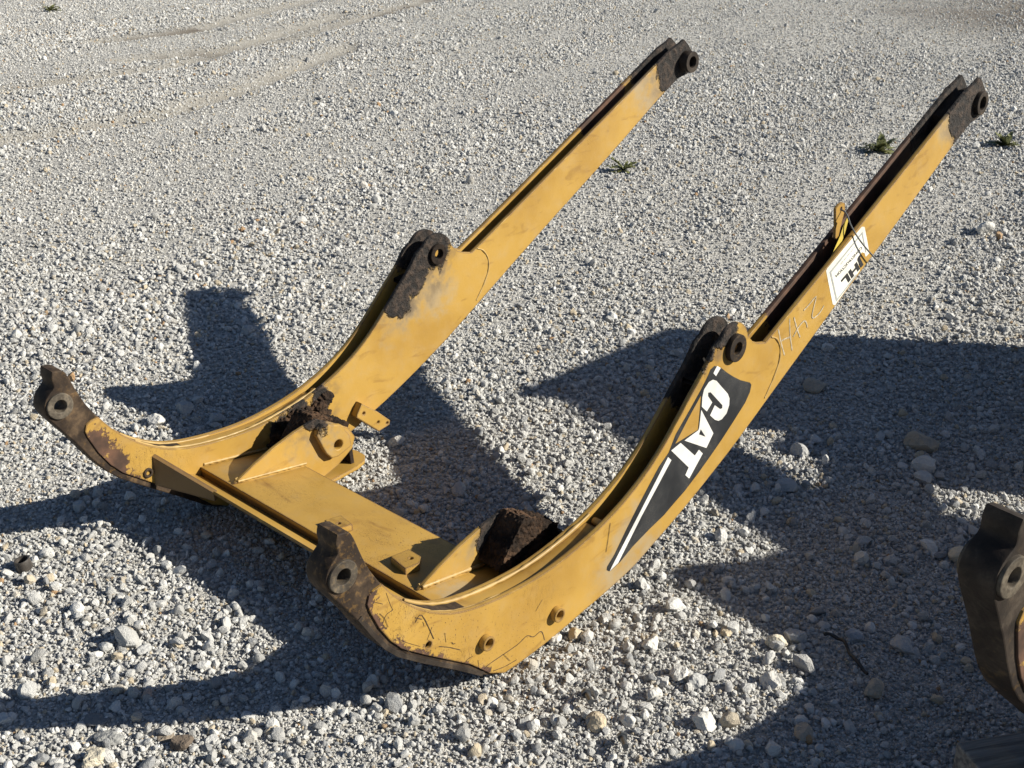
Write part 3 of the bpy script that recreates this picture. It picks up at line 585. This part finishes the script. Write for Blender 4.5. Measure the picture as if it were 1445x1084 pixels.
# decal, letters, sticker, tag: only on the near arm of this frame
def flat(name, pts, x, mat, parent, holes=()): return plate(name, pts, x, x+.0003, mat, parent, holes=holes, bev=0.0)
neighbour = copy_tree(frame)
dec = flat('brand_decal', DECAL, .5003, M['black'], frame, [YTRI]); dec['label'] = 'black arrow shaped decal reading CAT with a white stripe'
for nm, pts, hol in (('letter_c', LC, ()), ('letter_a', LA, [LAH]), ('letter_t', LT, ()), ('stripe', STRIPE, ()), ('dash', DASH, ())):
    flat(nm, pts, .5008, M['white'], dec, hol)
stk = flat('sticker', STICK, .5003, M['sticker'], frame); stk['label'] = 'white torn sticker reading JHL CONSTRUCTION upside down'
flat('border', STB1, .5008, M['border'], stk)
def text(body, p0, p1, pup, parent, shear=0.0, name='lettering', bold=0.0):
    """text from p0 to p1 along its baseline, growing towards pup"""
    cu = bpy.data.curves.new('t', 'FONT'); cu.body = body; cu.size = 1.0; cu.shear = shear; cu.offset = bold; cu.extrude = 0.0; cu.space_character = 1.05
    ob = bpy.data.objects.new('t', cu); COL.objects.link(ob); m2 = bpy.data.meshes.new_from_object(ob); bpy.data.objects.remove(ob)
    n = len(m2.vertices); co = np.empty(n*3); m2.vertices.foreach_get('co', co); co = co.reshape(n, 3)
    wx = co[:, 0].max()-co[:, 0].min(); hy = co[:, 1].max()-co[:, 1].min()
    u = (co[:, 0]-co[:, 0].min())/wx; v = (co[:, 1]-co[:, 1].min())/hy
    a, c2, e = np.array(p0), np.array(p1), np.array(pup); ex = c2-a; ey = e-c2
    yz = a+u[:, None]*ex+v[:, None]*ey
    out = np.stack([np.full(n, (.5010-BX)*S), (yz[:, 0]-BY)*S, (yz[:, 1]-ZG)*S], 1)
    m2.vertices.foreach_set('co', out.ravel()); m2.update(); return link(name, m2, M['ink'], parent)
text('JHL', JHLp[0], JHLp[1], (JHLp[1][0]+1.35*(JHLp[2][0]-JHLp[1][0]), JHLp[1][1]+1.35*(JHLp[2][1]-JHLp[1][1])), stk, .25, bold=.055); text('CONSTRUCTION', *CONp, stk, 0, bold=.03)
for k in range(5):                       # a line of print too small to read
    p = [tuple(SUBp[0][j]+(SUBp[1][j]-SUBp[0][j])*t for j in (0, 1)) for t in (k/5+.01, k/5+.16)]
    flat('fine_print', offset_path(p, .0012)+offset_path(p, -.0012)[::-1], .5008, M['border'], stk)
def ribbon(name, pts, w, x, mat, parent):
    p = crom(pts, 4); ww = [w*(.55+.6*abs(math.sin(i*1.7+len(p)))) for i in range(len(p))]
    return flat(name, offset_path(p, ww)+offset_path(p, [-q for q in ww])[::-1], x, mat, parent)
for k, s in enumerate(GRAF): ribbon('marker_stroke', s, .0022, .5003+k*.00012, M['graf'], frame)
for k, sc in enumerate(SCRATCHES): ribbon('scratch', sc, (.0004, .0007, .0004)[k % 3], .5002+k*.00006, M['scratch'], frame)
ribbon('scratch', MARK, .0009, .5003, M['scratch'], frame); ribbon('scratch', MARK2, .0008, .5003, M['scratch'], frame)
tab = plate('tab', TAB, .456, .463, M['near_outer'], frame, [(TABH[0][0], TABH[0][1], .0045)], bev=.001)
tg = tag(plate('paper_tag', TAG, .4845, .4851, M['tag'], None, bev=0), 'small yellow paper tag hanging from the tab on the near arm', 'tag')
tie_pts = crom([(.452, 1.634, .811), (.470, 1.636, .806), (.486, 1.628, .797), (.498, 1.625, .780), (.507, 1.642, .752), (.513, 1.676, .718), (.517, 1.725, .679), (.520, 1.79, .632), (.522, 1.815, .614)], 4)
ti = tag(link('cable_tie', tube_me([L(*p) for p in tie_pts], [.0022*S]*(len(tie_pts)-6)+[.0016*S]*6, 6), M['tie']), 'grey cable tie looped through the tab, its tail crossing the sticker', 'cable tie')
for o in (tg, ti): o.location = frame.location

# ------------------------------------------------------------------ the second frame at right, and an added unseen third for its shadow
tag(neighbour, 'second yellow loader frame at the right edge, only its dark front hook in view', 'loader frame', 'loader arm frames in the yard'); neighbour.name = 'loader_arm_frame'
def pose(o, hook, rz, rx, k):
    """put a frame so that the bushing of its left hook comes to 'hook'"""
    o.scale = (k, k, k); o.rotation_euler = (math.radians(rx), 0, math.radians(rz))
    o.location = W(*hook)-(Matrix.Rotation(math.radians(rz), 3, 'Z') @ Matrix.Rotation(math.radians(rx), 3, 'X') @ (L(-.5, 0, .5)*k))
pose(neighbour, (1.4525, .420, .7305), -9, -7, 1.05)
for ch in neighbour.children:
    if ch.name.startswith('bucket_hook'):
        ch.material_slots[0].link = 'OBJECT'; ch.material_slots[0].material = M['casting2']
third = copy_tree(neighbour); tag(third, 'third loader frame added across the second one, unseen, trimmed and posed for its shadow')  # added out of view, posed only for the shadow it throws
pose(third, (2.063, .585, .738), -1.4, 7, 1.25)
for ch in list(third.children):          # front end trimmed so its shadow stays off the bottom foreground
    if ch.name.startswith(('bucket_hook', 'corner_gusset')):
        for g2 in list(ch.children): bpy.data.objects.remove(g2)
        bpy.data.objects.remove(ch); continue
    bm = bmesh.new(); bm.from_mesh(ch.data); cut = (.40-BY)*S
    if min(v.co.y for v in bm.verts) < cut:
        bmesh.ops.bisect_plane(bm, geom=bm.verts[:]+bm.edges[:]+bm.faces[:], plane_co=(0, cut, 0), plane_no=(0, 1, 0), clear_inner=True)
        ch.data = ch.data.copy(); bm.to_mesh(ch.data)
    bm.free()
    if not len(ch.data.vertices): bpy.data.objects.remove(ch)

# ------------------------------------------------------------------ single larger rocks
TONE = dict(tan=(.50, .42, .30), tan2=(.40, .345, .27), pale=(.60, .585, .545), grey=(.42, .42, .41), slab=(.21, .21, .205), slab2=(.33, .33, .315), brown=(.26, .215, .165), dark=(.13, .10, .075), pink=(.50, .36, .28), cream=(.60, .54, .42), blue=(.36, .375, .39))
TM = {k: stone_mat('rock_'+k, False, v) for k, v in TONE.items()}
for i, (x, y, w, t, lab) in enumerate(ROCKS):
    r = random.Random(500+i); fl = t in ('slab', 'slab2', 'brown')
    m2 = rock_me(300+i, 4, 1.0, r.uniform(.7, .95), .28 if fl else r.uniform(.58, .8), 10 if not fl else 14, .085, 'rock')
    k = w*S*.60; m2.transform(Matrix.Rotation(r.uniform(-.25, .25), 4, 'X') @ Matrix.Scale(k, 4))
    o = link('rock', m2, TM[t]); zmin = min(v.co.z for v in m2.vertices)
    o.location = (x*S, y*S, float(height(np.array([x*S]), np.array([y*S]))[0])-zmin*.62); o.rotation_euler = (0, 0, r.uniform(0, 6.28) if not fl else .77)
    tag(o, lab, 'rock', 'larger rocks lying on the gravel')

# ------------------------------------------------------------------ small things
def gz_at(x, y): return float(height(np.array([x*S]), np.array([y*S]))[0])
def lathe_ring(name, r0, r1, h, mat, seg=28):
    bm = bmesh.new(); prof = [(r0, 0), (r1*.97, 0), (r1, h*.1), (r1*.99, h*.9), (r1*.95, h), (r0, h*.98)]; rings = []
    for i in range(seg):
        a = 2*math.pi*i/seg; rings.append([bm.verts.new((p*math.cos(a), p*math.sin(a), z)) for p, z in prof])
    for i in range(seg):
        q0, q1 = rings[i], rings[(i+1) % seg]
        for k in range(len(prof)): bm.faces.new((q0[k], q1[k], q1[(k+1) % len(prof)], q0[(k+1) % len(prof)]))
    bmesh.ops.recalc_face_normals(bm, faces=bm.faces[:])
    me = bpy.data.meshes.new(name); bm.to_mesh(me); bm.free(); finish(me, 40); return link(name, me, mat)
o = lathe_ring('pipe_piece', .0145*S, .0185*S, .026*S, M['rubber']); o.location = (-.585*S, -.108*S, gz_at(-.585, -.108)+.006); o.rotation_euler = (.18, -.1, 0)
tag(o, 'short black piece of pipe standing on the gravel at left', 'pipe')
def bolt(x, y, rz, label):
    root = empty('bolt', (x*S, y*S, gz_at(x, y)+.026), rz)
    bm = bmesh.new(); bmesh.ops.create_cone(bm, cap_ends=True, segments=6, radius1=.0115, radius2=.0115, depth=.009, matrix=Matrix.Translation((.022, 0, 0)) @ Matrix.Rotation(math.pi/2, 4, 'Y'))
    me = bpy.data.meshes.new('head'); bm.to_mesh(me); bm.free(); link('head', me, M['bolt'], root)
    bm = bmesh.new(); bmesh.ops.create_cone(bm, cap_ends=True, segments=16, radius1=.0065, radius2=.0065, depth=.042, matrix=Matrix.Translation((-.003, 0, 0)) @ Matrix.Rotation(math.pi/2, 4, 'Y'))
    me = bpy.data.meshes.new('shank'); bm.to_mesh(me); bm.free(); finish(me, 40); link('shank', me, M['bolt'], root)
    root.rotation_euler = (0.3, .25, rz); tag(root, label, 'bolt', 'loose bolts on the gravel')
bolt(.693, .432, 2.5, 'grey steel bolt just above the rough tan rock'); bolt(.827, .378, 2.4, 'grey steel bolt at the bottom edge, below the upper bolt')
sp = crom([(.912, .945), (.937, .957), (.965, .945), (1.0, .915), (1.045, .892)], 5)
tag(link('stick', tube_me([(x*S, y*S, gz_at(x, y)+.022+.004*math.sin(i*.9)) for i, (x, y) in enumerate(sp)], .0042, 7, .15, 2), M['stick']), 'thin black bent stick lying in shade near the lower right', 'stick')

def weed(x, y, size, n, label, seed):
    r = random.Random(seed); root = empty('weed', (x*S, y*S, gz_at(x, y)))
    bl = bmesh.new(); st = bmesh.new()
    for i in range(n):
        a = r.uniform(0, 6.28); el = r.uniform(.15, 1.2); ln = size*r.uniform(.5, 1.0); w = ln*r.uniform(.10, .17); pv = []
        for k in range(5):
            t = k/4; e2 = el-t*1.1; p = Vector((math.cos(a)*math.cos(el*.8)*ln*t, math.sin(a)*math.cos(el*.8)*ln*t, ln*(math.sin(el)*t-.35*t*t)+.01))
            s = Vector((-math.sin(a), math.cos(a), r.uniform(-.3, .3)))*w*math.sin(math.pi*min(.95, t*.85+.12))
            pv.append((bl.verts.new(p-s), bl.verts.new(p+s)))
        for (a0, b0), (a1, b1) in zip(pv, pv[1:]): bl.faces.new((a0, b0, b1, a1))
        for _ in range(4):
            t = r.uniform(.35, 1); p = Vector((math.cos(a)*math.cos(el*.8)*ln*t, math.sin(a)*math.cos(el*.8)*ln*t, ln*(math.sin(el)*t-.35*t*t)+.01)); q = ln*.16
            d = Vector((r.uniform(-1, 1), r.uniform(-1, 1), r.uniform(0, .8))).normalized(); s = d.cross(Vector((0, 0, 1))).normalized()*q*.35
            vv = [bl.verts.new(p), bl.verts.new(p+d*q*.5+s), bl.verts.new(p+d*q), bl.verts.new(p+d*q*.5-s)]; bl.faces.new(vv)
    me = bpy.data.meshes.new('leaves'); bl.to_mesh(me); bl.free(); link('leaves', me, M['leaf'], root)
    link('stem', tube_me([(0, 0, -.01), (.004, 0, size*.25), (.01, .006, size*.45)], [.004, .003, .0015], 6), M['leaf'], root)
    st.free(); tag(root, label, 'weed', 'weeds growing through the gravel')
b = NB('weed_leaf'); n1 = b.noise(b.coord(), 30, 3)
b.set(b.mix(n1, (0.06, 0.075, 0.02), (0.19, 0.19, 0.07)), 0.6); M['leaf'] = b.m
weed(-1.267, 5.12, .17, 30, 'green weed left of the near arm tip', 1); weed(-.818, 5.722, .15, 26, 'green weed at the right edge beyond the near arm tip', 2)
weed(-2.00, 3.82, .13, 18, 'dark grassy weed half hidden behind the far arm', 3); weed(-10.10, 4.81, .16, 14, 'small grass tuft near the top left corner', 4)

# timber under the second frame
b = NB('weathered_timber'); co = b.coord(); gr = b.noise(b.scale(co, (3, 60, 60)), 1.5, 5, .6, .4); g2 = b.noise(co, 8, 4)
cw = b.mix(b.ramp(gr, .35, .7), (.09, .085, .08), (.24, .225, .20)); cw = b.mix(b.math('MULTIPLY', b.ramp(g2, .5, .7), .4), cw, (.30, .235, .15))
b.set(cw, .9, b.bump(gr, .9, .006)); M['wood'] = b.m
def timber(p0, p1, w, h, zb, label, seed=0):
    a = Vector((p0[0]*S, p0[1]*S, 0)); c2 = Vector((p1[0]*S, p1[1]*S, 0)); ln = (c2-a).length; bm = bmesh.new()
    bmesh.ops.create_cube(bm, size=1.0); bmesh.ops.scale(bm, vec=(ln, w, h), verts=bm.verts[:])
    bmesh.ops.subdivide_edges(bm, edges=bm.edges[:], cuts=5, use_grid_fill=True)
    for v in bm.verts: v.co += Vector((noise.noise(v.co*9+Vector((seed, 0, 0))), noise.noise(v.co*7+Vector((0, seed, 3))), noise.noise(v.co*6+Vector((5, 0, seed)))))*.004
    me = bpy.data.meshes.new('timber'); bm.to_mesh(me); bm.free(); o = link('timber_block', me, M['wood'])
    md = o.modifiers.new('bevel', 'BEVEL'); md.width = .005; md.segments = 2; md.limit_method = 'ANGLE'
    o.location = (a+c2)/2+Vector((0, 0, zb+h/2)); o.rotation_euler = (0, 0, math.atan2((c2-a).y, (c2-a).x))
    return tag(o, label, 'timber')
timber((1.408, .612), (1.898, 1.432), .20, .165, -.004, 'grey weathered timber block on the gravel in the lower right corner')
timber((2.00, .86), (2.20, 1.66), .22, .232, -.004, 'thick grey timber block under the added third frame, out of view to the right', 4)

# upright bucket shape added out of view, its outline set to shadow the gravel
def prism_y(name, outline, y0, y1, mat, parent):
    me = curve_mesh([outline], (y1-y0)/2, .002); n = len(me.vertices); co = np.empty(n*3); me.vertices.foreach_get('co', co); co = co.reshape(n, 3)
    me.vertices.foreach_set('co', np.stack([co[:, 0], co[:, 2]+(y0+y1)/2, co[:, 1]], 1).ravel()); me.flip_normals(); finish(me); return link(name, me, mat, parent)
bk = empty('shadow_bucket', (1.40*S, 3.0*S, 0))
back = crom([(.20, .02), (.02, .03), (-.13, .16), (-.175, .45), (-.18, .80), (-.175, 1.12), (-.15, 1.19)], 5)
prism_y('bucket_shell', back+offset_path(back, -.022)[::-1], -.43, .43, M['paint'], bk)
for y0, y1 in ((-.450, -.432), (.432, .450)): prism_y('side_plate', back+[(.02, 1.16), (.10, .80), (.20, .40), (.24, .10)], y0, y1, M['paint'], bk)
prism_y('cutting_edge', [(-.165, 1.17), (-.120, 1.17), (-.135, 1.27), (-.150, 1.27)], -.44, .44, M['casting'], bk)
tag(bk, 'yellow bucket shape added out of view at right to cast shadow', 'bucket')
M['concrete'] = plain('old_concrete', (.36, .35, .33), .9, .2, 12, bump=.004)
cb = timber((1.10, 2.42), (1.56, 2.54), .46, .62, -.006, 'grey block added out of view beside the bucket to fill out the shadow', 11)  # added unseen block, darkens gaps in the right-hand shadow
cb.name = 'shadow_block'; cb['category'] = 'shadow block'; cb.data.materials.clear(); cb.data.materials.append(M['concrete'])
